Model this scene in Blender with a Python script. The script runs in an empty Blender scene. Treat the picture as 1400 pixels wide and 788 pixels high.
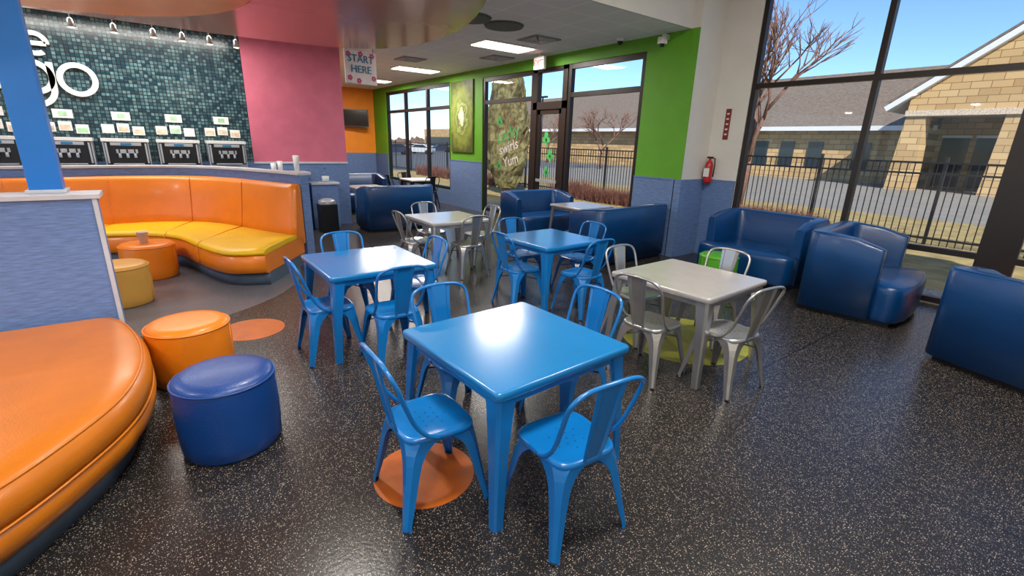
import bpy, bmesh, random
from math import *
from mathutils import Vector, Matrix, noise
random.seed(7)
S=bpy.context.scene
try:
    S.view_settings.view_transform='Standard'; S.view_settings.look='None'
except Exception: pass
S.view_settings.exposure=0.42

# ------------------------------------------------------------ materials
def lin(h):
    if isinstance(h,str):
        h=h.lstrip('#'); c=[int(h[i:i+2],16)/255 for i in (0,2,4)]
        return tuple(x/12.92 if x<=.04045 else ((x+.055)/1.055)**2.4 for x in c)+(1,)
    return tuple(h)+(1,)
def newmat(name):
    m=bpy.data.materials.new(name); m.use_nodes=True
    nt=m.node_tree; b=nt.nodes['Principled BSDF']; return m,nt,b
def mat(name,col,rough=.5,metal=0,var=.08,scale=6,bump=0,bscale=60,stretch=(1,1,1),coat=0,spec=.5,emit=None,estr=0):
    m,nt,b=newmat(name); N=nt.nodes; L=nt.links
    c=lin(col)
    tc=N.new('ShaderNodeNewGeometry'); mp=N.new('ShaderNodeMapping'); mp.inputs['Scale'].default_value=stretch
    L.new(tc.outputs['Position'],mp.inputs['Vector'])
    no=N.new('ShaderNodeTexNoise'); no.inputs['Scale'].default_value=scale; no.inputs['Detail'].default_value=4
    L.new(mp.outputs[0],no.inputs['Vector'])
    rp=N.new('ShaderNodeValToRGB'); rp.color_ramp.elements[0].position=.3; rp.color_ramp.elements[1].position=.7
    rp.color_ramp.elements[0].color=tuple(x*(1-var) for x in c[:3])+(1,)
    rp.color_ramp.elements[1].color=tuple(min(1,x*(1+var)) for x in c[:3])+(1,)
    L.new(no.outputs['Fac'],rp.inputs['Fac']); L.new(rp.outputs[0],b.inputs['Base Color'])
    b.inputs['Roughness'].default_value=rough; b.inputs['Metallic'].default_value=metal
    b.inputs['Specular IOR Level'].default_value=spec
    b.inputs['Coat Weight'].default_value=coat; b.inputs['Coat Roughness'].default_value=.16
    if bump:
        n2=N.new('ShaderNodeTexNoise'); n2.inputs['Scale'].default_value=bscale; n2.inputs['Detail'].default_value=3
        L.new(mp.outputs[0],n2.inputs['Vector'])
        bp=N.new('ShaderNodeBump'); bp.inputs['Strength'].default_value=bump; bp.inputs['Distance'].default_value=.01
        L.new(n2.outputs['Fac'],bp.inputs['Height']); L.new(bp.outputs[0],b.inputs['Normal'])
    if emit:
        b.inputs['Emission Color'].default_value=lin(emit); b.inputs['Emission Strength'].default_value=estr
    return m
def brickmat(name,c1,c2,mortar,axes,w,h,msize=.004,rough=.4,offset=0.0,bias=0,spec=.5,bump=.3):
    m,nt,b=newmat(name); N=nt.nodes; L=nt.links
    g=N.new('ShaderNodeNewGeometry'); sp=N.new('ShaderNodeSeparateXYZ'); cb=N.new('ShaderNodeCombineXYZ')
    L.new(g.outputs['Position'],sp.inputs[0])
    L.new(sp.outputs[axes[0]],cb.inputs[0]); L.new(sp.outputs[axes[1]],cb.inputs[1])
    br=N.new('ShaderNodeTexBrick'); br.offset=offset; br.squash=1
    br.inputs['Scale'].default_value=1; br.inputs['Brick Width'].default_value=w; br.inputs['Row Height'].default_value=h
    br.inputs['Mortar Size'].default_value=msize; br.inputs['Bias'].default_value=bias
    br.inputs['Color1'].default_value=lin(c1); br.inputs['Color2'].default_value=lin(c2); br.inputs['Mortar'].default_value=lin(mortar)
    L.new(cb.outputs[0],br.inputs['Vector']); L.new(br.outputs['Color'],b.inputs['Base Color'])
    b.inputs['Roughness'].default_value=rough; b.inputs['Specular IOR Level'].default_value=spec
    bp=N.new('ShaderNodeBump'); bp.inputs['Strength'].default_value=bump; bp.inputs['Distance'].default_value=.005; bp.invert=True
    L.new(br.outputs['Fac'],bp.inputs['Height']); L.new(bp.outputs[0],b.inputs['Normal'])
    return m
M={}
M['bluemetal']=mat('blue_powdercoat','#0a6cb4',.24,.0,.05,5,coat=.4)
M['bluetop']=mat('blue_table_paint','#0c72b2',.24,.0,.05,3,coat=.45)
M['silver']=mat('silver_metal','#b5b5b2',.28,.8,.08,8)
M['silvertop']=mat('silver_table_paint','#b7b4b0',.24,.3,.04,6,coat=.2)
M['dark']=mat('dark_metal','#26262a',.4,.5)
M['hole']=mat('hole_dark','#06101c',.7)
M['orangev']=mat('orange_vinyl','#e27c10',.38,0,.06,4,.15,90,coat=.12)
M['orangeb']=mat('orange_bench_vinyl','#c67012',.34,0,.08,4,.1,90,coat=.2)
M['yellowv']=mat('yellow_vinyl','#ebbb0a',.4,0,.05,4,.15,90)
M['tanv']=mat('tan_yellow_vinyl','#d4a048',.4,0,.06,4,.15,90)
M['bluev']=mat('navy_vinyl','#063a6c',.3,0,.1,4,.2,110,coat=.2)
M['blueott']=mat('blue_vinyl','#073d82',.36,0,.08,4,.2,110,coat=.12)
M['greenv']=mat('green_vinyl','#4a991c',.4,0,.08,4,.2,90)
M['wain']=mat('blue_bamboo_wainscot','#617aa4',.5,0,.22,10,.15,30,stretch=(1,1,9))
M['wainh']=mat('blue_bamboo_partition','#6683b6',.5,0,.22,10,.15,30,stretch=(1,1,9))
M['captrim']=mat('pale_cap_trim','#c3c7ce',.4)
M['white']=mat('cream_wall_paint','#d3cfc7',.7,0,.03,3)
M['whitec']=mat('white_ceiling_paint','#d8d6d0',.8,0,.03,3)
M['green']=mat('green_wall_paint','#589a1a',.6,0,.05,3)
M['pink']=mat('pink_wall_paint','#ca687e',.6,0,.07,4,.1,40)
M['orangew']=mat('orange_wall_paint','#f08a14',.6,0,.05,3)
M['copper']=mat('bronze_soffit','#c36e32',.18,.0,.08,1.2,coat=.5)
M['orangedisc']=mat('orange_soffit_disc','#f49220',.3,0,.05,2)
M['post']=mat('blue_post_paint','#1f76cc',.35,0,.05,3)
M['frame']=mat('bronze_window_frame','#2a2320',.4,.3)
M['plinth']=mat('slate_plinth','#4a5a6c',.6,0,.1,8)
M['black']=mat('black_plastic','#101013',.35)
M['whitep']=mat('white_plastic','#dddbd7',.4,0,.02)
M['steel']=mat('machine_steel','#b9bcc0',.3,.5)
M['red']=mat('red_enamel','#b01412',.3,coat=.4)
M['redsign']=mat('dark_red_sign','#7c2622',.5)
M['tile']=brickmat('ceiling_tile','#f0f2f1','#ebedec','#fcfcfa',('X','Y'),.61,.61,.018,.85,bump=.2)
M['mosaic']=brickmat('mosaic_tile','#11323f','#638486','#0f1d24',('Y','Z'),.055,.055,.006,.2,0,-.2)
M['stone']=brickmat('sandstone_block','#c9a878','#ab8a5e','#8b6d48',('X','Z'),.8,.35,.02,.9,.5)
M['roof']=mat('shingle_roof','#75675b',.9,0,.25,6)
M['grass']=mat('dormant_grass','#a08a58',.95,0,.3,3,.6,40)
M['asphalt']=mat('parking_asphalt','#6e6e70',.9,0,.1,2)
M['concrete']=mat('plaza_concrete','#8a8379',.9,0,.1,1)
M['bounce']=mat('pale_bounce_ground','#c8c2b6',.9,0,.1,1)
M['pebble']=mat('pebble_bed','#8f8780',.9,0,.5,25,.8,60)
M['fence']=mat('black_fence_paint','#101012',.5)
M['twig']=mat('bare_twig_bark','#70463a',.9,0,.3,9)
M['bark']=mat('tree_bark','#7a5848',.9,0,.25,9)
M['shrub']=mat('evergreen_foliage','#6a6440',.95,0,.6,7,1,22)
M['fartree']=mat('far_winter_trees','#735b4d',.95,0,.4,1.2)
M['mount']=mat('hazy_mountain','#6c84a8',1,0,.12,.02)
M['glassdk']=mat('dark_building_glass','#27313a',.15,.2)
M['tv']=mat('tv_screen','#1a0d08',.12)
M['signface']=mat('sign_face','#dccfcf',.5)
M['label']=mat('menu_card_face','#c9b49c',.5,0,.35,14)
M['labelb']=mat('menu_card_green','#9fc4a0',.5,0,.2,14)
M['exit_t']=mat('exit_letters','#c02018',.5,emit='#d03020',estr=.6)
M['signblue']=mat('sign_blue','#1f6f9a',.5)
M['signpink']=mat('sign_pink','#c53a6c',.5)
M['leaf']=mat('decal_green','#3fa556',.5)
M['lamp']=mat('troffer_diffuser','#fff6e4',.5,emit='#fff1da',estr=3)
M['spotl']=mat('spot_lens','#fff0d0',.5,emit='#ffe8c0',estr=4)
M['vent']=mat('vent_grille','#8a8b8c',.6,0,.3,30)
M['ventd']=mat('vent_dark','#5a5c60',.6)
M['disko']=mat('orange_floor_inlay','#b95e1a',.45,0,.12,8,.1,80)
M['diskg']=mat('lime_floor_inlay','#9c9c38',.45,0,.1,8)
M['rubber']=mat('tyre_rubber','#141414',.8)
def artmat():
    m,nt,b=newmat('wall_art_print'); N=nt.nodes; L=nt.links
    tc=N.new('ShaderNodeTexCoord'); mp=N.new('ShaderNodeMapping'); mp.inputs['Scale'].default_value=(1.1,0,.8)
    L.new(tc.outputs['Object'],mp.inputs['Vector'])
    ln=N.new('ShaderNodeVectorMath'); ln.operation='LENGTH'; L.new(mp.outputs[0],ln.inputs[0])
    no=N.new('ShaderNodeTexNoise'); no.inputs['Scale'].default_value=6; no.inputs['Detail'].default_value=6; L.new(tc.outputs['Object'],no.inputs['Vector'])
    ad=N.new('ShaderNodeMath'); ad.operation='MULTIPLY_ADD'; ad.inputs[1].default_value=.5; L.new(no.outputs['Fac'],ad.inputs[0]); L.new(ln.outputs['Value'],ad.inputs[2])
    rp=N.new('ShaderNodeValToRGB'); E=rp.color_ramp.elements
    E[0].position=.28; E[0].color=lin('#e4e8d0'); E[1].position=1.0; E[1].color=lin('#454f1c')
    for p,c in ((.38,'#b4c088'),(.46,'#4c5628'),(.54,'#98a45a'),(.62,'#616d2c'),(.75,'#7c8838')):
        e=E.new(p); e.color=lin(c)
    L.new(ad.outputs[0],rp.inputs[0]); L.new(rp.outputs[0],b.inputs['Base Color']); b.inputs['Roughness'].default_value=.5; return m
M['art']=artmat()
def floormat(name,base,seams,spk=1.0):
    m,nt,b=newmat(name); N=nt.nodes; L=nt.links
    g=N.new('ShaderNodeNewGeometry')
    def math(op,a,bv=None,clamp=False):
        n=N.new('ShaderNodeMath'); n.operation=op; n.use_clamp=clamp
        for i,v in enumerate((a,bv)):
            if v is None: continue
            if isinstance(v,(int,float)): n.inputs[i].default_value=v
            else: L.new(v,n.inputs[i])
        return n.outputs[0]
    mask=None
    for sc,th,cut in ((100,.27,.62),(190,.27,.6),(60,.16,.74)):
        v=N.new('ShaderNodeTexVoronoi'); v.inputs['Scale'].default_value=sc
        L.new(g.outputs['Position'],v.inputs['Vector'])
        s=N.new('ShaderNodeSeparateColor'); L.new(v.outputs['Color'],s.inputs[0])
        k=math('MULTIPLY',math('LESS_THAN',v.outputs['Distance'],th),math('GREATER_THAN',s.outputs[0],cut))
        mask=k if mask is None else math('MAXIMUM',mask,k)
    no=N.new('ShaderNodeTexNoise'); no.inputs['Scale'].default_value=1.5; L.new(g.outputs['Position'],no.inputs['Vector'])
    mx=N.new('ShaderNodeMix'); mx.data_type='RGBA'
    c=lin(base); mx.inputs[6].default_value=tuple(x*.8 for x in c[:3])+(1,); mx.inputs[7].default_value=tuple(x*1.25 for x in c[:3])+(1,)
    L.new(no.outputs['Fac'],mx.inputs[0])
    m2=N.new('ShaderNodeMix'); m2.data_type='RGBA'; m2.inputs[7].default_value=lin('#b0a290')
    L.new(math('MULTIPLY',mask,spk*.8),m2.inputs[0]); L.new(mx.outputs[2],m2.inputs[6])
    out=m2.outputs[2]
    if seams:
        sp=N.new('ShaderNodeSeparateXYZ'); L.new(g.outputs['Position'],sp.inputs[0])
        kx=math('LESS_THAN',math('ABSOLUTE',math('ADD',sp.outputs['X'],1.66)),.005)
        kx=math('MULTIPLY',kx,math('GREATER_THAN',sp.outputs['Y'],3.2))
        ky=math('LESS_THAN',math('ABSOLUTE',math('SUBTRACT',sp.outputs['Y'],3.2)),.005)
        ky=math('MULTIPLY',ky,math('GREATER_THAN',sp.outputs['X'],-3.4))
        m3=N.new('ShaderNodeMix'); m3.data_type='RGBA'; m3.inputs[7].default_value=lin('#060606')
        L.new(math('MAXIMUM',kx,ky),m3.inputs[0]); L.new(out,m3.inputs[6]); out=m3.outputs[2]
    L.new(out,b.inputs['Base Color']); b.inputs['Roughness'].default_value=.27; b.inputs['Specular IOR Level'].default_value=.5
    n2=N.new('ShaderNodeTexNoise'); n2.inputs['Scale'].default_value=60; L.new(g.outputs['Position'],n2.inputs['Vector'])
    bp=N.new('ShaderNodeBump'); bp.inputs['Strength'].default_value=.15; bp.inputs['Distance'].default_value=.006
    L.new(n2.outputs['Fac'],bp.inputs['Height']); L.new(bp.outputs[0],b.inputs['Normal'])
    return m
M['floor']=floormat('black_speckled_rubber','#232223',True)
M['greyfl']=floormat('grey_floor_inlay','#5c5e66',False,.5)
def glassm():
    m=bpy.data.materials.new('window_glass'); m.use_nodes=True; nt=m.node_tree; N=nt.nodes; L=nt.links
    for n in list(N): N.remove(n)
    o=N.new('ShaderNodeOutputMaterial'); t=N.new('ShaderNodeBsdfTransparent'); g=N.new('ShaderNodeBsdfGlossy'); g.inputs['Roughness'].default_value=.02
    t.inputs[0].default_value=(.93,.96,.98,1)
    mx=N.new('ShaderNodeMixShader'); mx.inputs[0].default_value=.015
    L.new(t.outputs[0],mx.inputs[1]); L.new(g.outputs[0],mx.inputs[2]); L.new(mx.outputs[0],o.inputs[0]); return m
M['glass']=glassm()

# ------------------------------------------------------------ mesh builder
class MB:
    def __init__(s): s.v=[]; s.f=[]; s.m=[]; s.mats=[]; s.sm=[]
    def mi(s,k):
        if k not in s.mats: s.mats.append(k)
        return s.mats.index(k)
    def add(s,vs,fs,k,T=None,smooth=True):
        o=len(s.v); i=s.mi(k)
        for p in vs:
            p=Vector(p); s.v.append(T@p if T else p)
        for f in fs: s.f.append([o+a for a in f]); s.m.append(i); s.sm.append(smooth)
    def box(s,x0,x1,y0,y1,z0,z1,k,T=None):
        vs=[(x,y,z) for z in (z0,z1) for y in (y0,y1) for x in (x0,x1)]
        s.add(vs,[(0,2,3,1),(4,5,7,6),(0,1,5,4),(2,6,7,3),(0,4,6,2),(1,3,7,5)],k,T,False)
    def rings(s,R,k,T=None,cap0=True,cap1=True,smooth=True,closed=True):
        n=len(R[0]); vs=[p for r in R for p in r]; fs=[]
        for j in range(len(R)-1):
            for i in range(n if closed else n-1):
                a=j*n+i; b=j*n+(i+1)%n; fs.append((a,b,b+n,a+n))
        s.add(vs,fs,k,T,smooth)
        if cap0: s.add(R[0],[tuple(range(n))],k,T,False)
        if cap1: s.add(R[-1],[tuple(range(n))],k,T,False)
    def lathe(s,prof,k,n=32,c=(0,0,0),T=None):
        s.rings([[(c[0]+r*cos(2*pi*i/n),c[1]+r*sin(2*pi*i/n),c[2]+z) for i in range(n)] for r,z in prof],k,T)
    def cyl(s,c,r,z0,z1,k,n=16,T=None): s.lathe([(r,z0),(r,z1)],k,n,(c[0],c[1],0),T)
    def tube(s,P,r,k,n=8,T=None,r1=None,closed=False):
        P=[Vector(p) for p in P]; R=[]; up=None
        for i,p in enumerate(P):
            a=P[(i-1)%len(P)] if (closed or i>0) else p; b=P[(i+1)%len(P)] if (closed or i<len(P)-1) else p
            d=(b-a).normalized()
            if up is None: up=Vector((0,0,1)) if abs(d.z)<.9 else Vector((1,0,0))
            x=d.cross(up)
            if x.length<1e-4: x=d.orthogonal()
            x.normalize(); y=x.cross(d); up=y
            rr=r if r1 is None else r+(r1-r)*i/(len(P)-1)
            R.append([p+x*rr*cos(2*pi*j/n)+y*rr*sin(2*pi*j/n) for j in range(n)])
        if closed: R.append(R[0])
        s.rings(R,k,T,not closed,not closed)
    def prism(s,poly,z0,z1,k,T=None):
        s.rings([[(x,y,z0) for x,y in poly],[(x,y,z1) for x,y in poly]],k,T,smooth=False)
    def mesh(s,name):
        me=bpy.data.meshes.new(name); me.from_pydata([tuple(v) for v in s.v],[],s.f)
        for k in s.mats: me.materials.append(M[k])
        for i,p in enumerate(me.polygons): p.material_index=s.m[i]; p.use_smooth=s.sm[i]
        bm=bmesh.new(); bm.from_mesh(me); bmesh.ops.remove_doubles(bm,verts=bm.verts,dist=1e-5)
        bmesh.ops.recalc_face_normals(bm,faces=bm.faces); bm.to_mesh(me); bm.free(); return me
    def obj(s,name,loc=(0,0,0),rz=0,bevel=0,seg=3):
        return place(s.mesh(name),name,loc,rz,bevel,seg)
def place(me,name,loc=(0,0,0),rz=0,bevel=0,seg=3):
    o=bpy.data.objects.new(name,me); S.collection.objects.link(o); o.location=loc; o.rotation_euler=(0,0,radians(rz))
    if bevel:
        b=o.modifiers.new('bevel','BEVEL'); b.width=bevel; b.segments=seg; b.limit_method='ANGLE'; b.angle_limit=radians(35); b.harden_normals=False
    return o
def catmull(P,n,closed=False):
    P=[Vector(p) for p in P]; out=[]; m=len(P)
    segs=m if closed else m-1
    for i in range(segs):
        g=lambda j:P[j%m] if closed else P[max(0,min(m-1,j))]
        a,b,c,d=g(i-1),g(i),g(i+1),g(i+2)
        for j in range(n):
            t=j/n
            out.append(.5*((2*b)+(c-a)*t+(2*a-5*b+4*c-d)*t*t+(3*b-a-3*c+d)*t**3))
    if not closed: out.append(P[-1])
    return out
def resample(P,n):
    L=[0]
    for a,b in zip(P,P[1:]): L.append(L[-1]+(b-a).length)
    out=[]
    for i in range(n):
        t=L[-1]*i/(n-1); j=0
        while j<len(L)-2 and L[j+1]<t: j+=1
        u=(t-L[j])/max(1e-9,L[j+1]-L[j]); out.append(P[j].lerp(P[j+1],min(1,u)))
    return out
def text(s,body,k,size,loc,rot,parent=None,ext=.004,name='lettering'):
    c=bpy.data.curves.new(name,'FONT'); c.body=body; c.size=size; c.extrude=ext; c.align_x='CENTER'; c.align_y='CENTER'
    c.materials.append(M[k]); o=bpy.data.objects.new(name,c); S.collection.objects.link(o)
    o.location=loc; o.rotation_euler=rot
    if parent: o.parent=parent
    return o

# ------------------------------------------------------------ room
YG=7.05; YW=7.73; XP=-4.9; ZC=3.6; ZH=4.8; XB=-10.6; XO=-18.4
b=MB(); b.box(XO-.2,3.2,-6,7.85,-.1,0,'floor'); b.obj('floor')
b=MB(); b.box(XO-.2,-4.95,-6,YG+.15,ZC,ZC+.1,'tile'); b.obj('ceiling')
b=MB(); b.box(-4.93,3.2,-6,YW+.2,ZH,ZH+.1,'whitec'); b.obj('ceiling_atrium')
b=MB(); b.box(-4.949,-4.92,-6,YG-.0,ZC-.004,ZH,'white'); b.obj('wall_bulkhead')
y0,y1=YG,YG+.15
for x0,x1,z0,z1 in ((XO,-5.75,3.42,ZC),(XO,-17.2,0,3.42),(-17.2,-12.55,0,.43),(-12.55,-10.87,0,3.42),(-5.75,XP,0,ZC),(-10.87,-5.75,3.38,3.42)):
    b=MB(); b.box(x0,x1,y0,y1,z0,z1,'green'); b.obj('wall_north')
b=MB()
for x0,x1,z1 in ((XO,-17.2,1.32),(-17.2,-12.55,.43),(-12.55,-10.87,1.32),(-5.75,XP+.015,1.32)):
    b.box(x0,x1,YG-.015,YG,0,z1,'wain')
    if z1>1: b.box(x0,x1,YG-.022,YG,1.3,1.325,'wain')
b.obj('trim_1')
b=MB()
b.box(XP,XP+.13,YG+.001,YW+.15,0,ZH,'white'); b.box(XP-.001,-4.2,YW,YW+.15,0,ZH,'white'); b.box(XP-.12,XP,YG+.0,YW,ZC,ZH,'white'); b.obj('wall_north_return')
b=MB(); b.box(-4.2,3.2,YW,YW+.15,4.55,ZH,'white'); b.obj('wall_north_header')
b=MB(); b.box(XP+.13,XP+.145,YG,YW,0,1.32,'wain'); b.box(XP+.13,-4.2,YW-.015,YW,0,1.32,'wain'); b.box(XP+.13,-4.2,YW-.02,YW,1.3,1.325,'wain'); b.box(XP,XP+.145,YG-.015,YG,0,1.32,'wain'); b.obj('trim_2')
b=MB(); b.box(XP,XP+.13,YG-.012,YG+.001,1.32,ZC,'green'); b.obj('trim_3')
def window(name,x0,x1,z0,z1,y,mull,rails,fw=.06,thick=()):
    b=MB()
    def v(x,w): b.box(x-w/2,x+w/2,y,y+.1,z0,z1,'frame')
    v(x0+fw/2,fw); v(x1-fw/2,fw)
    for m in mull: v(m,fw)
    for m,w in thick: v(m,w)
    for r in [z0+fw/2,z1-fw/2]+list(rails): b.box(x0,x1,y+.005,y+.095,r-fw/2,r+fw/2,'frame')
    b.box(x0+.01,x1-.01,y+.05,y+.054,z0+.01,z1-.01,'glass')
    return b.obj(name)
window('window_1',-17.2,-12.55,.43,3.42,YG+.02,(-15.65,-14.05),(2.77,),.09)
window('window_2',-10.87,-8.8,.06,3.38,YG+.02,(),(2.8,),.09)
window('window_3',-7.7,-5.75,.06,3.38,YG+.02,(),(2.8,),.09)
window('window_4',-4.2,3.2,.02,4.55,YW+.02,(-2.55,.6,2.0),(.68,2.78),.07,((-.93,.34),))
b=MB()
for x0,x1 in ((-8.8,-8.66),(-7.84,-7.7)): b.box(x0,x1,YG+.0,YG+.13,0,3.38,'frame')
b.box(-8.8,-7.7,YG,YG+.13,2.55,2.7,'frame'); b.box(-8.8,-7.7,YG,YG+.13,3.3,3.38,'frame')
for x0,x1 in ((-8.66,-8.56),(-7.94,-7.84)): b.box(x0,x1,YG+.03,YG+.08,.02,2.55,'frame')
b.box(-8.66,-7.84,YG+.03,YG+.08,.02,.25,'frame'); b.box(-8.66,-7.84,YG+.03,YG+.08,2.45,2.55,'frame'); b.box(-8.6,-7.9,YG+.0,YG+.03,1.0,1.06,'steel')
b.box(-8.6,-7.9,YG+.05,YG+.054,.2,2.5,'glass'); b.box(-8.7,-7.8,YG+.05,YG+.054,2.7,3.3,'glass')
b.obj('door_1')
b=MB(); b.box(XB-.2,XB,-6,1.6,0,ZC,'mosaic'); b.obj('wall_west_mosaic')
b=MB(); b.box(XB-.2,XB,1.6,3.4,0,ZC,'pink'); b.obj('wall_west')
b=MB(); b.box(XB,XB+.015,-6,3.4,0,1.33,'wain'); b.box(XB,XB+.03,1.6,3.41,1.3,1.335,'captrim'); b.box(XB-.2,XB+.015,3.4,3.415,0,1.33,'wain'); b.obj('trim_4')
b=MB(); b.box(XO-.2,XO,0,YG+.15,0,ZC,'orangew'); b.obj('wall_far_west')
b=MB(); b.box(XO,XB-.2,3.1,3.3,0,ZC,'orangew'); b.obj('wall_corridor')
b=MB(); b.box(XO,XO+.015,3.3,YG-.02,0,1.32,'wain'); b.box(XO,XB-.2,3.3,3.315,0,1.32,'wain'); b.obj('trim_5')
b=MB(); b.box(3.0,3.2,-6,YW,0,ZH,'white'); b.obj('wall_east_sunblock')  # unseen solid wall, put in to keep the sun out
b=MB(); b.box(XO,3.2,-6.2,-6,3.4,ZH,'white'); b.obj('wall_south_header')
b=MB(); b.box(XO,-11,-6.2,-6,0,3.4,'white'); b.obj('wall_south')
# soffit
out=[Vector((x,y,0)) for x,y in ((-8.6,1.0),(-8.45,2.3),(-8.05,3.1),(-7.2,3.48),(-6.2,3.5),(-5.3,3.3),(-4.3,2.85),(-3.2,2.1))]
poly=[(p.x,p.y) for p in catmull(out,6)]+[(-2.4,0),(-2.2,-3),(-2.2,-5.9),(-8.6,-5.9)]
b=MB(); b.prism(poly,3.2,ZC-.005,'copper'); b.obj('soffit_ceiling')
b=MB(); b.lathe([(2.0,3.08),(2.05,3.1),(2.05,3.199)],'orangedisc',64,(-5.75,-1.0,0)); b.obj('soffit_disc')
def troffer(x,y,sx,sy,n='ceiling_light_panel',z=ZC):
    b=MB(); b.box(-sx/2,sx/2,-sy/2,sy/2,-.02,-.001,'whitep'); b.box(-sx/2+.04,sx/2-.04,-sy/2+.04,sy/2-.04,-.035,-.02,'lamp'); b.obj(n,(x,y,z))
troffer(-8.15,5.75,.6,1.2); troffer(-12.3,5.9,.6,1.2); troffer(-15.5,5.9,.6,1.2)
def vent(x,y,k='vent',s=.56):
    b=MB(); b.box(-s/2,s/2,-s/2,s/2,-.02,-.001,k)
    for i in range(1,5):
        q=s/2*i/5; 
        b.box(-q,q,-q,-q+.02,-.03,-.02,'captrim'); b.box(-q,q,q-.02,q,-.03,-.02,'captrim'); b.box(-q,-q+.02,-q,q,-.03,-.02,'captrim'); b.box(q-.02,q,-q,q,-.03,-.02,'captrim')
    b.obj('ceiling_vent',(x,y,ZC))
vent(-7.2,5.85); vent(-10.9,5.1); vent(-9.3,6.4)
for x,y in ((-6.75,4.15),(-6.8,4.8)):  # dark round vents in the tiled ceiling
    b=MB(); b.lathe([(.3,-.03),(.32,-.001)],'ventd',24); b.obj('round_ceiling_vent',(x,y,ZC))
b=MB(); b.cyl((0,0),.06,-.05,-.001,'whitep',16); b.lathe([(.005,-.11),(.03,-.1),(.048,-.08),(.05,-.05)],'black',16); b.obj('security_camera',(-6.15,6.8,ZC))
b=MB(); b.box(-.03,.03,-.12,-.0,-.02,.05,'whitep'); b.box(-.05,.05,-.2,-.08,-.1,0,'whitep'); b.cyl((0,-.14),.035,-.14,-.1,'black'); b.obj('security_camera',(-5.35,YG-.001,3.52))
b=MB(); b.box(-.16,.16,-.03,.03,-.12,.12,'whitep'); b.box(-.02,.02,-.015,.015,.12,.18,'whitep'); e=b.obj('exit_sign',(-8.25,6.75,3.42))
text(0,'EXIT','exit_t',.15,(0,-.034,0),(radians(90),0,0),e)
b=MB(); b.box(-.015,.015,-.3,.3,-.27,.27,'signface'); 
for y in (-.25,.25): b.box(-.004,.004,y-.004,y+.004,.27,.565,'dark')
for y,z in ((-.23,.2),(-.22,-.18),(.24,-.16),(.22,.21),(-.05,-.22),(.0,.22)):
    for i in range(5):
        a=i*2*pi/5; b.lathe([(.022,0),(.02,.006)],'signpink',8,(0,0,0),Matrix.Translation((.012,y+.028*cos(a),z+.028*sin(a)))@Matrix.Rotation(pi/2,4,'Y'))
e=b.obj('hanging_sign',(-9.0,3.25,3.03),8)
text(0,'START\nHERE','signblue',.17,(.02,0,.05),(radians(90),0,radians(90)),e)
b=MB(); rail=[(-9.3,y,3.42) for y in [-2.6+.3*i for i in range(15)]]; b.tube(rail,.012,'steel')
for y in (-2.4,-1.4,-.1,.9,1.5): b.tube([(-9.3,y,3.42),(-9.3,y,ZC)],.006,'steel',6)
for y in (-2.1,-1.6,-1.1,-.6,-.15,.3,.65,1.0,1.36):
    b.tube([(-9.3,y,3.42),(-9.3,y,3.25)],.005,'steel',6); b.lathe([(.012,.07),(.03,.05),(.045,-.05)],'steel',12,(-9.3,y,3.2)); b.lathe([(.04,-.052),(.03,-.055)],'spotl',12,(-9.3,y,3.2))
b.obj('track_light')
b=MB()
def ring(y,z,r,w,a0=0,a1=2*pi,n=36):
    R=[]
    for i in range(n+1):
        a=a0+(a1-a0)*i/n
        R.append([(XB+.0+dx,y+(r+dr)*cos(a),z+(r+dr)*sin(a)) for dx,dr in ((.01,-w/2),(.06,-w/2),(.06,w/2),(.01,w/2))])
    b.rings(R,'whitep',smooth=False)
ring(-.74,2.58,.21,.075); ring(-1.25,2.58,.21,.075); ring(-1.28,2.42,.24,.075,-pi*.9,0,20); b.box(XB+.01,XB+.06,-1.08,-1.0,2.42,2.8,'whitep'); ring(-1.78,2.58,.21,.075)
ring(-1.15,3.05,.14,.065,pi*.0,pi*1.7); b.box(XB+.01,XB+.06,-1.28,-1.02,3.02,3.08,'whitep')
b.obj('logo_lettering')
for i,y in enumerate((-2.65,-1.8,-1.02,-.3,.42,1.14)):
    b=MB(); b.box(0,.3,-.3,.3,.9,1.7,'steel'); b.box(.3,.312,-.28,.28,1.3,1.66,'black'); b.box(.312,.318,-.2,.2,1.6,1.65,'steel'); b.box(.318,.322,-.07,.07,1.607,1.643,'signblue')
    b.box(.312,.34,-.14,.14,1.48,1.54,'steel'); b.box(.312,.44,-.2,.2,1.3,1.32,'steel'); b.box(.312,.318,-.27,-.245,1.32,1.64,'steel'); b.box(.312,.318,.245,.27,1.32,1.64,'steel')
    for yy in (-.1,0,.1): b.cyl((.35,yy),.02,1.41,1.48,'steel',10); b.box(.345,.36,yy-.01,yy+.01,1.45,1.55,'black')
    b.box(.0,.32,-.31,.31,1.66,1.71,'whitep'); b.obj('frozen_yogurt_machine',(XB+.02,y,0),0,.006,2)
    b=MB(); cs=['label','labelb','label','signface','label']
    for j,(yy,z) in enumerate(((-.2,1.86),(.0,1.88),(.2,1.84))):
        b.box(0,.02,yy-.08,yy+.08,z-.07,z+.07,'whitep'); b.box(.02,.024,yy-.065,yy+.065,z-.055,z+.02,cs[(i+j*2)%5])
    b.box(0,.02,-.12,.12,2.0,2.13,'whitep'); b.box(.02,.024,-.05,.05,2.03,2.1,'labelb'); b.obj('flavor_label_cards',(XB+.001,y,0))
b=MB(); b.box(XB+.02,XB+.55,-5,1.55,0,.88,'wain'); b.box(XB+.02,XB+.6,-5,1.58,.88,.899,'captrim'); b.obj('machine_counter')
b=MB(); b.box(XB+.02,XB+.5,1.62,2.45,0,1.12,'wain'); b.box(XB+.02,XB+.54,1.62,2.5,1.12,1.16,'captrim'); b.obj('service_counter',bevel=.004)
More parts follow.
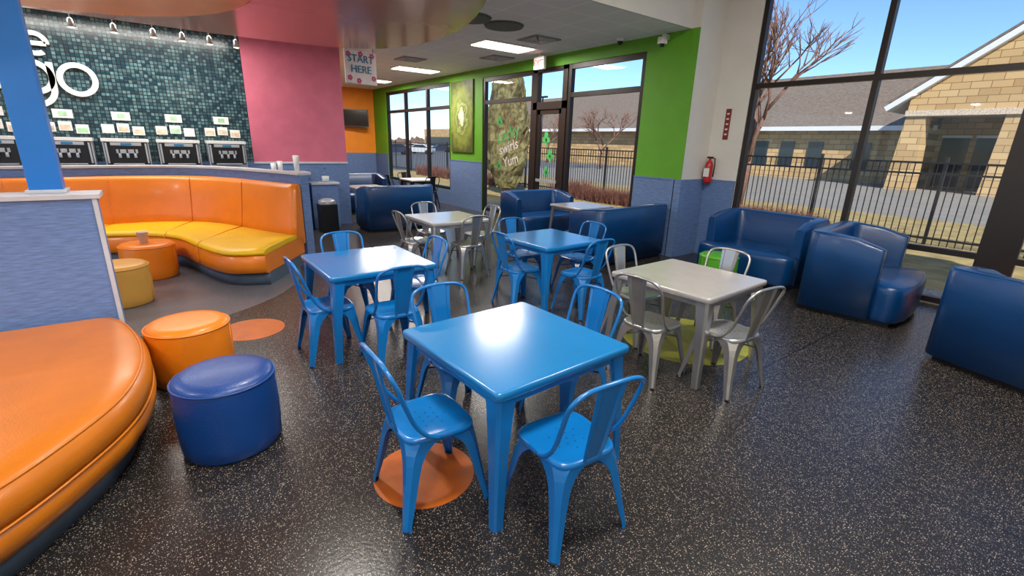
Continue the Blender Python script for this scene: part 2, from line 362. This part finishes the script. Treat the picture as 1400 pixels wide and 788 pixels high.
b=MB(); b.box(XB+.02,XB+.4,2.52,3.05,0,.9,'wainh'); b.box(XB+.02,XB+.43,2.51,3.08,.9,.94,'captrim'); b.obj('side_cabinet',bevel=.004)
b=MB(); b.lathe([(.05,0),(.075,.02),(.08,.16),(.05,.2),(.028,.22),(.028,.27)],'glass',16); b.lathe([(.045,.01),(.07,.03),(.075,.12)],'whitep',16); b.lathe([(.03,.27),(.03,.3)],'signblue',12); b.obj('water_bottle',(XB+.25,2.85,.94))
b=MB(); b.lathe([(.045,0),(.06,.3),(.055,.31)],'whitep',16); b.obj('paper_cup_stack',(XB+.3,2.3,1.16))
b=MB(); b.lathe([(.04,0),(.05,.2)],'whitep',16); b.lathe([(.04,.0),(.05,.16)],'whitep',16,(.0,-.12,0)); b.obj('paper_cup_stack',(XB+.3,2.0,1.16))
b=MB(); b.box(-.16,.16,-.16,.16,0,.55,'dark'); b.lathe([(.17,.55),(.16,.62),(.08,.66)],'steel',20); b.obj('trash_bin',(XB+.75,2.7,0),bevel=.01)
b=MB(); b.box(0,.05,-.48,.48,-.3,.3,'black'); b.box(.05,.053,-.45,.45,-.27,.27,'tv'); b.box(-.2,0,-.04,.04,-.04,.04,'black'); b.obj('wall_television',(XO+.3,6.2,2.55),-12)
b=MB(); b.box(-.58,.58,-.04,0,-.92,.92,'art'); b.obj('wall_art_canvas',(-11.85,YG-.001,2.47))
b=MB(); b.lathe([(.02,0),(.06,.01),(.065,.04),(.065,.3),(.05,.36),(.022,.39),(.02,.42)],'red',20); b.box(-.05,.05,-.015,.015,.42,.45,'black'); b.tube([(.03,0,.43),(.09,0,.42),(.1,0,.3),(.09,0,.12)],.01,'black'); b.box(-.05,.05,-.066,-.06,.12,.26,'whitep'); b.obj('fire_extinguisher',(-4.66,YW-.09,1.25))
b=MB(); b.box(-.045,.045,-.012,0,-.24,.24,'redsign')
for i in range(5): b.box(-.022,.022,-.014,-.012,-.17+i*.08,-.145+i*.08,'signface')
b.obj('wall_sign',(-4.5,YW-.001,2.22),bevel=.003)
b=MB(); b.box(-.04,.04,-.008,0,-.06,.06,'whitep'); b.box(-.018,.018,-.012,-.008,-.035,-.005,'captrim'); b.box(-.018,.018,-.012,-.008,.005,.035,'captrim'); b.obj('wall_outlet',(-5.05,YG-.016,.42))
# decals
de=bpy.data.objects.new('window_decal',None); S.collection.objects.link(de); de.location=(-9.6,YG+.01,1.75)
def clover(b,x,z,r):
    for i in range(3):
        a=pi/2+i*2*pi/3; b.add([(x+r*.55*cos(a)+r*.5*cos(t*pi/6),0,z+r*.55*sin(a)+r*.5*sin(t*pi/6)) for t in range(12)],[tuple(range(12))],'leaf',None,False)
    b.add([(x-.02,0,z),(x+.02,0,z),(x+.05,0,z-r*1.4),(x+.01,0,z-r*1.4)],[(0,1,2,3)],'leaf',None,False)
text(0,'Lucky','leaf',.4,(-.15,0,.28),(radians(90),radians(-14),0),de,.001); text(0,'swirls','signface',.34,(-.1,0,-.02),(radians(90),radians(-14),0),de,.001); text(0,'Yum','signface',.34,(.0,0,-.34),(radians(90),radians(-14),0),de,.001)
b=MB(); clover(b,-.5,.6,.12); clover(b,1.3,.2,.13); clover(b,1.45,-.15,.12); clover(b,1.35,-.5,.1); clover(b,-.5,-.45,.09)
o=b.obj('clovers'); o.parent=de
def disc(x,y,r,k,n,z=.002):
    b=MB(); b.lathe([(r,0),(r,z)],k,64); b.obj(n,(x,y,.0005))
disc(-2.08,.98,.28,'disko','floor_inlay_disc'); disc(-4.93,.54,.29,'disko','floor_inlay_disc'); disc(-2.45,4.0,.6,'diskg','floor_inlay_disc')
disc(-7.3,-.55,2.05,'greyfl','floor_inlay_disc',.0015)

# ------------------------------------------------------------ partition, post
b=MB(); b.box(-4.78,-4.6,-4,-.37,0,1.34,'wainh'); b.box(-4.9,-4.585,-4,-.345,1.34,1.375,'captrim')
b.box(-4.6,-4.592,-.395,-.365,0,1.34,'captrim'); b.obj('wall_partition',bevel=.004)
b=MB(); b.box(-4.9,-4.74,-.73,-.55,1.376,3.079,'post'); b.box(-4.92,-4.72,-.75,-.53,1.376,1.4,'captrim'); b.obj('support_post',bevel=.004)

pts=[(-4.52,-.44),(-4.3,-.33),(-3.85,-.24),(-3.4,-.23),(-3.0,-.31),(-2.64,-.5),(-2.33,-.74),(-2.05,-1.1),(-1.88,-1.5),(-1.85,-2.0),(-2.0,-2.5),(-2.5,-3.0),(-3.3,-3.3),(-4.2,-3.35),(-4.5,-3.3)]
cv=[Vector((p.x,p.y)) for p in catmull([(x,y,0) for x,y in pts],5)]
def offs(C,d):
    n=len(C); out=[]
    for i,p in enumerate(C):
        if i in (0,n-1):
            a=C[0] if i==0 else C[-2]; c=C[1] if i==0 else C[-1]
        else: a=C[i-1]; c=C[i+1]
        t=(c-a).normalized(); nn=Vector((t.y,-t.x)); q=p+nn*d
        out.append(Vector((max(q.x,-4.55+max(0,d)*.6),q.y)))
    return out
b=MB()
prof=[(.06,.13),(.015,.15),(-.02,.2),(-.028,.25),(-.012,.298),(.0,.302),(-.01,.306),(-.025,.34),(-.022,.4),(.0,.44),(.03,.462),(.09,.475),(.16,.48)]
R=[[(q.x,q.y,z) for q in offs(cv,d)] for d,z in prof]
b.rings(R,'orangeb'); 
for d,z in ((-.02,.302),(.015,.455)):
    b.tube([(q.x,q.y,z) for q in offs(cv,d)],.007,'orangeb',6)
b.rings([[(q.x,q.y,z) for q in offs(cv,.09)] for z in (0,.16)],'plinth')
b.obj('curved_bench')

# orange curved booth and low wall
Wp=[(-9.35,-4.2),(-9.36,-2.6),(-9.4,-1.6),(-9.55,-.8),(-9.62,-.1),(-9.45,.55),(-8.95,1.05),(-8.3,1.38),(-7.8,1.6),(-7.45,1.75)]
W=resample(catmull([(x,y,0) for x,y in Wp],8),40)
Fp=[(-8.5,-4.2),(-8.5,-2.6),(-8.55,-1.6),(-8.6,-.9),(-8.4,-.25),(-7.95,.12),(-7.35,.28),(-6.85,.42),(-6.5,.6),(-6.38,.95)]
F=resample(catmull([(x,y,0) for x,y in Fp],8),40)
def noff(P,d):
    out=[]
    for i,p in enumerate(P):
        a=P[max(0,i-1)]; c=P[min(len(P)-1,i+1)]; t=(c-a).normalized(); out.append(p+Vector((t.y,-t.x,0))*d)
    return out
Bi=noff(W,.08)
def sec(k,prof,name=None):
    R=[]
    for f,w in zip(F,Bi):
        R.append([tuple(f.lerp(w,s))[:2]+(z,) for s,z in prof])
    b.rings(R,k)
b=MB()
sec('plinth',[(.06,0),(.06,.17),(.95,.17),(.95,0)])
sec('orangev',[(.05,.16),(.0,.18),(-.01,.27),(.0,.38),(.04,.41),(.5,.42),(.95,.42),(.95,.16)])
sec('yellowv',[(.01,.40),(-.01,.43),(.03,.465),(.1,.475),(.5,.48),(.78,.47),(.8,.41)])
sec('orangev',[(.76,.42),(.8,.6),(.84,.85),(.875,1.1),(.9,1.15),(.95,1.17),(.99,1.15),(1,1.1),(1,.3),(.9,.3)])
for idx in (8,14,20,26,32):
    f,w=F[idx],Bi[idx]; 
    b.tube([tuple(f.lerp(w,s))[:2]+(z,) for s,z in ((-.015,.2),(-.02,.27),(-.015,.43),(.03,.468),(.5,.483),(.79,.475))],.006,'orangev',6)
    b.tube([tuple(f.lerp(w,s))[:2]+(z,) for s,z in ((.77,.48),(.795,.6),(.835,.85),(.87,1.1),(.9,1.155))],.006,'orangev',6)
b.obj('curved_booth')
b=MB(); o1=noff(W,-.07)
b.rings([[tuple(a)[:2]+(0,),tuple(a)[:2]+(1.29,),tuple(c)[:2]+(1.29,),tuple(c)[:2]+(0,)] for a,c in zip(noff(W,.06),o1)],'wainh',smooth=False)
b.rings([[tuple(a)[:2]+(1.29,),tuple(a)[:2]+(1.32,),tuple(c)[:2]+(1.32,),tuple(c)[:2]+(1.29,)] for a,c in zip(noff(W,.1),noff(W,-.12))],'captrim',smooth=False)
b.obj('wall_low_curved')

def ottoman(x,y,k,r=.28,h=.45):
    b=MB(); b.lathe([(r-.02,0),(r-.005,.02),(r+.002,.1),(r+.004,.25),(r,h-.05),(r-.004,h-.025),(r-.03,h-.003),(r-.08,h+.003),(r*.4,h+.008),(.01,h+.009)],k,48)
    b.tube([((r)*cos(2*pi*i/48),(r)*sin(2*pi*i/48),h-.03) for i in range(48)],.006,k,6,closed=True)
    for a in (1.2,1.2+pi): b.tube([((r+.003)*cos(a),(r+.003)*sin(a),z) for z in (.02,.2,h-.04)],.003,k,5)
    return b.obj('ottoman',(x,y,0))
ottoman(-3.02,.15,'blueott',.27,.475); ottoman(-4.12,0.03,'orangev',.275,.46); ottoman(-6.5,-.48,'tanv'); ottoman(-7.62,-.22,'orangev',.3); ottoman(-3.33,6.02,'greenv',.25,.46); ottoman(-.85,7.1,'orangev',.26)
b=MB(); b.lathe([(.045,0),(.065,.14),(.068,.14),(.06,.13),(.04,.01)],'whitep',20); b.obj('paper_cup',(-7.6,-.24,.4595))

# ------------------------------------------------------------ stacking metal cafe chair
def chairmesh(k,name):
    b=MB(); n=40
    def se(sx,sy,z,p=4.5,cx=0,cy=0):
        out=[]
        for i in range(n):
            a=2*pi*i/n; c,s=cos(a),sin(a)
            y=abs(s)**(2/p)*(1 if s>=0 else -1)*sy; x=abs(c)**(2/p)*(1 if c>=0 else -1)*sx*(1+.06*y/sy)
            out.append((x+cx,y+cy,z))
        return out
    b.rings([se(.165,.165,.425),se(.187,.187,.425),se(.192,.192,.432),se(.19,.19,.452),se(.182,.182,.46),se(.165,.165,.456),se(.12,.12,.449),se(.03,.03,.446)],k)
    b.lathe([(.0035,0),(.0035,.0012)],'hole',8,(0,0,.4465))
    for a in range(6): b.lathe([(.0035,0),(.0035,.0012)],'hole',8,(.045*cos(a*pi/3),.045*sin(a*pi/3),.4468))
    for a in range(6): b.lathe([(.0035,0),(.0035,.0012)],'hole',8,(.085*cos(a*pi/3+.5),.085*sin(a*pi/3+.5),.4478))
    for sx in (-1,1):
        for sy in (-1,1):
            R=[]
            for z,w in ((.435,.16),(.41,.125),(.38,.095),(.33,.072),(.24,.058),(.12,.046),(.03,.036),(0,.038)):
                t=1-z/.435; cx=sx*(.183+.04*t+.012*t*t); cy=sy*(.183+.045*t+.015*t*t); r=w*.35; th=.005
                o=[(-w,0),(-r,0),(0,-r),(0,-w)]; q=[(-th,-w),(-th,-r-th*.4),(-r-th*.4,-th),(-w,-th)]
                R.append([(cx+sx*u,cy+sy*v,z) for u,v in o+q])
            b.rings(R,k,smooth=False)
            b.cyl((sx*.222,sy*.228),.016,0,.012,'hole',10)
    b.tube([(-.17,-.17,.33),(0,0,.36),(.17,.17,.33)],.006,k,6); b.tube([(-.17,.17,.33),(0,0,.37),(.17,-.17,.33)],.006,k,6)
    half=[(.186,-.02,.44),(.192,-.09,.475),(.197,-.15,.55),(.205,-.2,.67),(.21,-.235,.77),(.195,-.26,.83),(.14,-.27,.862),(.06,-.275,.872),(0,-.277,.874)]
    P=catmull(half,4); P=P+[Vector((-p.x,p.y,p.z)) for p in reversed(P[:-1])]
    b.tube(P,.0115,k,8)
    R=[]
    for y,z,w in ((-.182,.445,.055),(-.2,.52,.062),(-.225,.64,.07),(-.25,.76,.078),(-.27,.868,.088)):
        R.append([(-w,y,z),(-w*.75,y-.006,z),(-w*.6,y+.004,z),(w*.6,y+.004,z),(w*.75,y-.006,z),(w,y,z),(w,y-.004,z),(w*.75,y-.01,z),(w*.6,y,z),(-w*.6,y,z),(-w*.75,y-.01,z),(-w,y-.004,z)])
    b.rings(R,k,smooth=False)
    return b.mesh(name)
CM={'b':chairmesh('bluemetal','dining_chair_blue'),'s':chairmesh('silver','dining_chair_silver'),'d':chairmesh('dark','dining_chair_dark')}
def chair(c,x,y,rz): place(CM[c],'dining_chair',(x,y,0),rz)
def table(x,y,rz,size,ktop,kleg,name='dining_table',h=.75):
    b=MB(); s=size/2; r=.03
    def rr(d,z):
        o=[]
        for cx,cy,a0 in ((1,1,0),(-1,1,90),(-1,-1,180),(1,-1,270)):
            for i in range(5):
                a=radians(a0+i*22.5); rad=max(.004,r-d*.5)
                o.append((cx*(s-d-rad)+rad*cos(a),cy*(s-d-rad)+rad*sin(a),z))
        return o
    b.rings([rr(.03,h-.045),rr(.004,h-.045),rr(0,h-.04),rr(0,h-.01),rr(.004,h-.003),rr(.012,h)],ktop)
    for sx in (-1,1):
        for sy in (-1,1):
            R=[]
            for z,w,o in ((h-.045,.105,.02),(h-.12,.092,.017),(h*.5,.066,.006),(.02,.05,-.005),(0,.052,-.006)):
                cx=sx*(s-o); cy=sy*(s-o); c=w*.2
                q=[(0,-c),(-c,0),(-w,0),(-w,-w*.3),(-w*.3,-w),(0,-w)]
                R.append([(cx+sx*u,cy+sy*v,z) for u,v in q])
            b.rings(R,kleg,smooth=False)
    for a in (0,90,180,270):
        T=Matrix.Rotation(radians(a),4,'Z'); b.box(-s+.08,s-.08,s-.045,s-.03,h-.09,h-.045,kleg,T)
    b.obj(name,(x,y,0),rz)
table(-1.985,1.515,2.5,.94,'bluetop','bluemetal'); table(-4.2,1.47,0,.95,'bluetop','bluemetal'); table(-4.2,3.7,2,.92,'bluetop','bluemetal')
table(-6.17,3.4,0,.95,'silvertop','silver'); table(-2.26,3.63,2,.95,'silvertop','silver')
chair('b',-1.95,.95,-2); chair('b',-1.41,1.42,86); chair('b',-2.5,1.45,-90); chair('b',-2.1,2.08,182)
chair('b',-4.0,1.03,0); chair('b',-3.6,1.45,90); chair('b',-4.72,1.47,-92); chair('b',-4.25,1.97,180)
chair('b',-4.15,3.22,-3); chair('b',-3.6,3.68,93); chair('b',-4.72,3.7,-90); chair('b',-4.2,4.2,180)
chair('s',-6.15,2.88,0); chair('s',-5.6,3.4,90); chair('s',-6.7,3.4,-90); chair('s',-6.15,3.95,180)
chair('s',-2.2,3.1,3); chair('s',-1.74,3.46,84); chair('s',-2.78,3.62,-90); chair('s',-2.35,4.2,182)
table(-13.0,6.2,0,.8,'whitep','dark'); chair('d',-12.3,6.2,90); chair('d',-13.7,6.2,-90); chair('d',-13.0,5.55,0)

# ------------------------------------------------------------ loveseats
def loveseat(x,y,rz,W=1.4,D=.95,H=.93,arm=.72):
    b=MB(); hw=W/2; yb=-D/2; yf=yb+D*arm; r=.13; t=.15
    path=[]
    path.append(((-hw,yf),(-hw+t*.8,yf+.0),H-.1)); path.append(((-hw,yf-.25),(-hw+t,yf-.22),H-.03)); 
    for i in range(5):
        a=pi+ i*pi/8; path.append(((-hw+r+r*cos(a),yb+r+r*sin(a)),(-hw+t+.1+.1*cos(a),yb+t+.12+.1*sin(a)),H))
    for i in range(5):
        a=1.5*pi+ i*pi/8; path.append(((hw-r+r*cos(a),yb+r+r*sin(a)),(hw-t-.1+.1*cos(a),yb+t+.12+.1*sin(a)),H))
    path.append(((hw,yf-.25),(hw-t,yf-.22),H-.03)); path.append(((hw,yf),(hw-t*.8,yf),H-.1))
    R=[]
    for o,i,z in path:
        o=Vector(o); i=Vector(i); e=.03
        R.append([(o.x,o.y,.06),(o.x,o.y,z-e),tuple(o.lerp(i,.08))+(z-e*.25,),tuple(o.lerp(i,.22))+(z,),tuple(o.lerp(i,.78))+(z,),tuple(o.lerp(i,.92))+(z-e*.25,),(i.x,i.y,z-e),tuple(i+(i-o)*.25)+(.44,),(i.x,i.y,.06)])
    def nose(sec,d):
        c=sum((Vector(p) for p in sec),Vector())/len(sec); out=[]
        for k,s in ((.02,.95),(.03,.86)): out.append([tuple(Vector((c.x+(p[0]-c.x)*s,p[1]+d*k,c.z+(p[2]-c.z)*(1-(1-s)*.3)))) for p in sec])
        return out
    n0=nose(R[0],1); n1=nose(R[-1],1)
    R=[n0[1],n0[0]]+R+[n1[0],n1[1]]
    b.rings(R,'bluev')
    poly=[(-hw+.05,yb+.12),(hw-.05,yb+.12),(hw-.05,yf),(hw-.05,yf+.04),(hw+.0,yf+.06),(hw-.01,D/2-.1),(hw-.07,D/2-.03),(hw-.3,D/2+.02),(0,D/2+.04),(-hw+.3,D/2+.02),(-hw+.07,D/2-.03),(-hw+.01,D/2-.1),(-hw,yf+.06),(-hw+.05,yf+.04),(-hw+.05,yf)]
    R=[]
    for s,z in ((.97,.06),(.99,.1),(1.0,.25),(.998,.37),(.99,.42),(.975,.447),(.94,.46),(.5,.468)):
        R.append([(px*s,py*s,z) for px,py in poly])
    b.rings(R,'bluev')
    tp=[tuple(Vector(o).lerp(Vector(i),.1))+(z-.004,) for o,i,z in path]; b.tube(tp,.006,'bluev',6)
    b.box(-hw+.08,hw-.08,yb+.08,D/2-.1,0,.08,'black')
    return b.obj('loveseat',(x,y,0),rz)
loveseat(-3.32,7.05,178,1.42,1.05,.93)
loveseat(-1.86,6.78,-84,1.44,1.02,.95,.7)
loveseat(-.12,5.78,-18,1.45,1.0,.88)
loveseat(-5.3,6.12,92,1.75,.9,.9)
loveseat(-7.45,6.25,-90,1.5,.85,.9)
loveseat(-9.66,4.05,90,1.5,.85,.92)
loveseat(-12.6,4.2,-90,1.6,.85)
table(-6.35,6.35,0,.85,'silvertop','silver')
table(-11.2,4.0,0,.8,'silvertop','silver')

# ------------------------------------------------------------ exterior
b=MB(); b.box(-500,500,7.86,600,-.3,-.12,'asphalt'); b.box(-500,XO-.5,-200,7.86,-.3,-.12,'asphalt'); b.obj('ground_outside')
b=MB(); b.box(XO-.5,60,-60,-6.21,-.3,-.06,'bounce'); b.box(3.21,60,-6.21,7.86,-.3,-.06,'bounce'); b.obj('bounce_ground')  # unseen pale ground, added to bounce sunlight up to the ceiling
b=MB(); b.box(-30,12,8.9,19,-.12,-.06,'grass'); b.obj('grass_lawn')
b=MB(); b.box(-30,12,7.9,8.9,-.12,-.05,'pebble'); b.obj('pebble_bed')
b=MB(); b.box(-32,30,19,60,-.12,-.1,'concrete'); b.obj('plaza_ground')
b=MB()
x=-34.0
while x<9:
    b.box(x-.009,x+.009,13.491,13.509,-.06,1.7,'fence'); x+=.13
for z in (.08,1.45,1.68): b.box(-34,9,13.48,13.52,z-.02,z+.02,'fence')
for i in range(19): b.box(-34+i*2.4-.03,-34+i*2.4+.03,13.47,13.53,-.06,1.8,'fence')
b.obj('iron_fence')
def hedge(x0,x1,y,h,n,name='bare_hedge',sp=.18):
    b=MB()
    for i in range(n):
        cx=random.uniform(x0,x1); cy=y+max(-.35,min(.35,random.gauss(0,sp)))
        for j in range(5):
            a=random.uniform(0,2*pi); l=h*random.uniform(.5,1.1); d=Vector((cos(a)*.45,sin(a)*.45,1)).normalized()*l
            w=Vector((-sin(a),cos(a),0))*.008; p=Vector((cx,cy,-.055)); q=p+d*.6+Vector((random.uniform(-.05,.05),0,0))
            b.add([p-w,p+w,q+w*.7,q-w*.7,p+d],[(0,1,2,3),(3,2,4)],'twig',None,False)
            for _ in range(2):
                r=p+d*random.uniform(.3,.8); e=r+Vector((random.uniform(-.2,.2),random.uniform(-.2,.2),random.uniform(.05,.2)))
                b.add([r-w*.5,r+w*.5,e],[(0,1,2)],'twig',None,False)
    b.obj(name)
hedge(-12.2,-4.6,12.5,.6,1100); hedge(-26,-17,12.5,.7,400); hedge(-14.0,-12.2,12.5,.8,160)
for cx in (-6.4,-5.2,-4.1,-3.0): hedge(cx-.35,cx+.35,10.9,.6,80)
def branch(b,p,d,l,r,dep,spread=.55):
    q=p+d*l; m=p+d*l*.5+Vector((random.gauss(0,.03),random.gauss(0,.03),0))*l
    b.tube([p,m,q],r,'bark',5,r1=r*.66)
    if dep==0: return
    for i in range(3):
        nd=(d+Vector((random.gauss(0,spread),random.gauss(0,spread),random.uniform(-.05,.35)))).normalized()
        branch(b,p+d*l*random.uniform(.55,1) if i else q,nd,l*random.uniform(.62,.85),r*.64,dep-1,spread)
def tree(x,y,l,r,dep,sd,sp=.55):
    random.seed(sd); b=MB(); branch(b,Vector((0,0,-.0)),Vector((.05,0,1)),l,r,dep,sp); b.obj('bare_tree',(x,y,-.06))
tree(-9.0,17,2.2,.14,6,3,.42); tree(-30,32,2.0,.12,5,5); tree(-42,36,2,.12,5,9); tree(-50,42,2.3,.12,5,12)
random.seed(11)
def evergreen(x,y,h,r):
    b=MB(); R=[]; n=30
    for j in range(26):
        t=j/25; z=.2+t*h; rr=r*(sin(min(1,t*2.2+.25)*pi/2))*(1-t**2.5)+.03
        R.append([(rr*(1+.28*noise.noise(Vector((cos(a)*2,sin(a)*2,z*2.2)))+random.uniform(-.07,.07))*cos(a),rr*(1+.28*noise.noise(Vector((cos(a)*2,sin(a)*2,z*2.2)))+random.uniform(-.07,.07))*sin(a),z+random.uniform(-.08,.08)) for a in [2*pi*i/n for i in range(n)]])
    b.rings(R,'shrub',smooth=False); b.cyl((0,0),.14,-.055,.5,'bark')
    for i in range(2600):
        t=random.random()**1.2; a=random.uniform(0,2*pi); z=.3+t*h*.95; rr=r*(sin(min(1,t*2.2+.25)*pi/2))*(1-t**2.5)+.03
        p=Vector((rr*.9*cos(a),rr*.9*sin(a),z)); d=Vector((cos(a)*.7,sin(a)*.7,1.5)).normalized()*random.uniform(.15,.35); w=Vector((-sin(a),cos(a),0))*.02
        b.add([p-w,p+w,p+d],[(0,1,2)],'shrub' if i%2 else 'twig',None,False)
    b.obj('evergreen_tree',(x,y,0))
evergreen(-15.2,11.0,5.4,.85)
# building
b=MB()
b.box(-60,-9.5,40,41,-.1,3.7,'stone')
b.add([(-60,39,3.6),(-9,39,3.6),(-9,46,8.0),(-60,46,8.0),(-60,39,3.4),(-9,39,3.4)],[(0,1,2,3),(0,1,5,4)],'roof',None,False)
b.box(-60,-9,38.95,39,3.35,3.65,'whitep')
for x in (-24,-20.5,-18.5,-16.5,-13.5): b.box(x,x+1.0,39.9,40.02,.8,2.6,'glassdk')
ax,az=-.8,11.4; xl,zl=-9.6,4.9; xr=8.2
b.add([(xl,35,4.0),(xr,35,4.0),(xr,35,zl),(ax,35,az),(xl,35,zl),(xl,36,4.0),(xr,36,4.0),(xr,36,zl),(ax,36,az),(xl,36,zl)],[(0,1,2,3,4),(5,6,7,8,9),(0,1,6,5)],'stone',None,False)
b.box(xl-.05,xr+.05,34.85,36.05,3.95,4.25,'label')
for x0,x1 in ((-9.6,-8.7),(-5.5,-4.4),(-2.2,-1.1),(1.4,2.6),(6,7.6)):
    b.add([(x0-.18,34.8,-.1),(x1+.18,34.8,-.1),(x1+.18,36.2,-.1),(x0-.18,36.2,-.1),(x0,35,3.95),(x1,35,3.95),(x1,36,3.95),(x0,36,3.95)],[(0,1,5,4),(1,2,6,5),(2,3,7,6),(3,0,4,7)],'stone',None,False)
b.box(-9.5,9,40.5,41,-.1,4.2,'stone'); b.box(-9.6,-9.2,36,40.5,-.1,4.2,'stone')
for x in (-8.9,-7.3,-5.6,-3.6,-1.8): b.box(x,x+1.3,40.4,40.52,.0,3.0,'glassdk'); b.box(x-.06,x+1.36,40.38,40.4,2.95,3.1,'whitep')
def slab(p,q,y0,y1,t,k):
    d=Vector((q[0]-p[0],q[1]-p[1])).normalized(); n=Vector((-d.y,d.x))*t
    v=[(p[0],p[1]),(q[0],q[1]),(q[0]+n.x,q[1]+n.y),(p[0]+n.x,p[1]+n.y)]
    b.add([(x,y0,z) for x,z in v]+[(x,y1,z) for x,z in v],[(0,1,2,3),(4,5,6,7),(0,1,5,4),(1,2,6,5),(2,3,7,6),(3,0,4,7)],k,None,False)
slab((xl-.9,zl-.67),(ax,az),34.6,50,.28,'whitep'); slab((xr+.9,zl-.67),(ax,az),34.6,50,-.28,'whitep')
slab((xl-.9,zl-.25),(ax,az+.4),34.7,50,.12,'roof'); b.box(xl,xr,36,40.5,4.1,4.2,'whitep')
b.obj('stone_building')
def car(x,y,rz,k):
    b=MB(); 
    side=[(-2.2,.3),(-2.25,.75),(-1.9,.95),(-1.2,1.0),(-.6,1.45),(.9,1.48),(1.6,1.05),(2.15,.95),(2.25,.6),(2.2,.3)]
    b.rings([[(px,yy,z) for px,z in side] for yy in (-.85,.85)],k,smooth=False)
    win=[(-1.0,1.02),(-.55,1.38),(.85,1.4),(1.35,1.05)]
    for yy in (-.86,.86): b.add([(px,yy,z) for px,z in win],[(0,1,2,3)],'glassdk',None,False)
    for wx in (-1.4,1.4):
        for yy in (-.78,.78): b.lathe([(.33,-.1),(.33,.1)],'rubber',18,(0,0,0),Matrix.Translation((wx,yy,.33))@Matrix.Rotation(pi/2,4,'X'))
    b.obj('parked_car',(x,y,-.12),rz,.05,2)
M['car1']=mat('car_white','#d8dadc',.3); M['car2']=mat('car_red','#7c2020',.3); M['car3']=mat('car_grey','#5a6068',.3); M['car4']=mat('car_blue','#2c3d58',.3)
for i,(x,y,k) in enumerate(((-70,34,'car1'),(-78,38,'car3'),(-84,45,'car4'),(-62,42,'car2'),(-90,42,'car1'),(-55,46,'car3'),(-46,52,'car1'),(-74,50,'car3'),(-66,28,'car4'),(-96,50,'car1'))): car(x,y,20*(i%3)-20+60,k)
def ridge(name,pts,k,th=1):
    b=MB(); R=[]
    for x,y,z in pts: R.append([(x,y,-1),(x,y,z),(x*1.01,y*1.01+th,z*.9),(x*1.01,y*1.01+th,-1)])
    b.rings(R,k,smooth=False); b.obj(name)
random.seed(5)
ridge('distant_treeline',[(-260+1.2*i,95+15*sin(i*.03),2.6+1.8*noise.noise(Vector((i*.12,0,0)))+random.uniform(-.7,.9)) for i in range(250)],'fartree')
ridge('distant_mountains',[(-2600+30*i,1400,42+38*noise.noise(Vector((i*.06,3,0)))+8*noise.noise(Vector((i*.3,1,0)))) for i in range(140)],'mount',30)
b=MB(); b.box(-125,-105,62,72,-.1,5,'stone'); b.box(-90,-72,66,73,-.1,4.5,'concrete'); b.box(-124,-106,61.9,62,1,3,'glassdk'); b.obj('distant_store')
for x,y in ((-36,30),(-60,45)):
    b=MB(); b.cyl((0,0),.07,-.1,6,'dark',8); b.box(-.6,.6,-.12,.12,5.95,6.1,'dark'); b.obj('street_lamp',(x,y,0))

# ------------------------------------------------------------ light
w=bpy.data.worlds.new('World'); S.world=w; w.use_nodes=True; nt=w.node_tree; bg=nt.nodes['Background']
sk=nt.nodes.new('ShaderNodeTexSky'); sk.sky_type='NISHITA'; sk.sun_disc=False; sk.sun_elevation=radians(38); sk.sun_rotation=radians(127); sk.altitude=1400; sk.air_density=1.0; sk.dust_density=.02; sk.ozone_density=6.0
nt.links.new(sk.outputs[0],bg.inputs[0]); bg.inputs[1].default_value=.16
sd=bpy.data.lights.new('sun','SUN'); sd.energy=5.2; sd.angle=radians(.6); sd.color=(1,.93,.82); so=bpy.data.objects.new('sun',sd); S.collection.objects.link(so)
v=Vector((1,-.75,.95)); so.rotation_euler=v.to_track_quat('Z','Y').to_euler()
def area(name,loc,sx,sy,e,col=(1,.95,.88),rot=(0,0,0)):
    l=bpy.data.lights.new(name,'AREA'); l.shape='RECTANGLE'; l.size=sx; l.size_y=sy; l.energy=e; l.color=col
    o=bpy.data.objects.new(name,l); S.collection.objects.link(o); o.location=loc; o.rotation_euler=rot
for x,y in ((-1,1),(-1,4.5),(1.5,-2)): troffer(x,y,.6,1.2,z=ZH); area('atrium_fill',(x,y,ZH-.06),.6,1.2,115)  # unseen panels and area lights, added to fill the interior
for x in (-8.15,-12.3,-15.5): area('troffer_lamp',(x,5.8,ZC-.06),.5,1.1,85)
for x,y in ((-4,1),(-6.5,-2.5),(-3.5,-2.5)):  # downlights added out of view for extra light
    z=3.08 if (x+5.75)**2+(y+1)**2<4 else 3.2
    b=MB(); b.lathe([(.07,-.004),(.09,-.001)],'spotl',20); b.obj('added_downlight',(x,y,z)); area('downlight_fill',(x,y,z-.02),.16,.16,38)
area('counter_lamp',(-9.6,0,3.5),.3,3,95); 
# ------------------------------------------------------------ camera
cd=bpy.data.cameras.new('camera'); co=bpy.data.objects.new('camera',cd); S.collection.objects.link(co); S.camera=co
cd.sensor_width=36; cd.lens=642.9/1400*36; cd.clip_end=5000; cd.clip_start=.05
co.matrix_world=Matrix.Translation((0,0,1.811))@Matrix.Rotation(radians(53.04),4,'Z')@Matrix.Rotation(radians(90-17.05),4,'X')@Matrix.Rotation(radians(1.72),4,'Z')
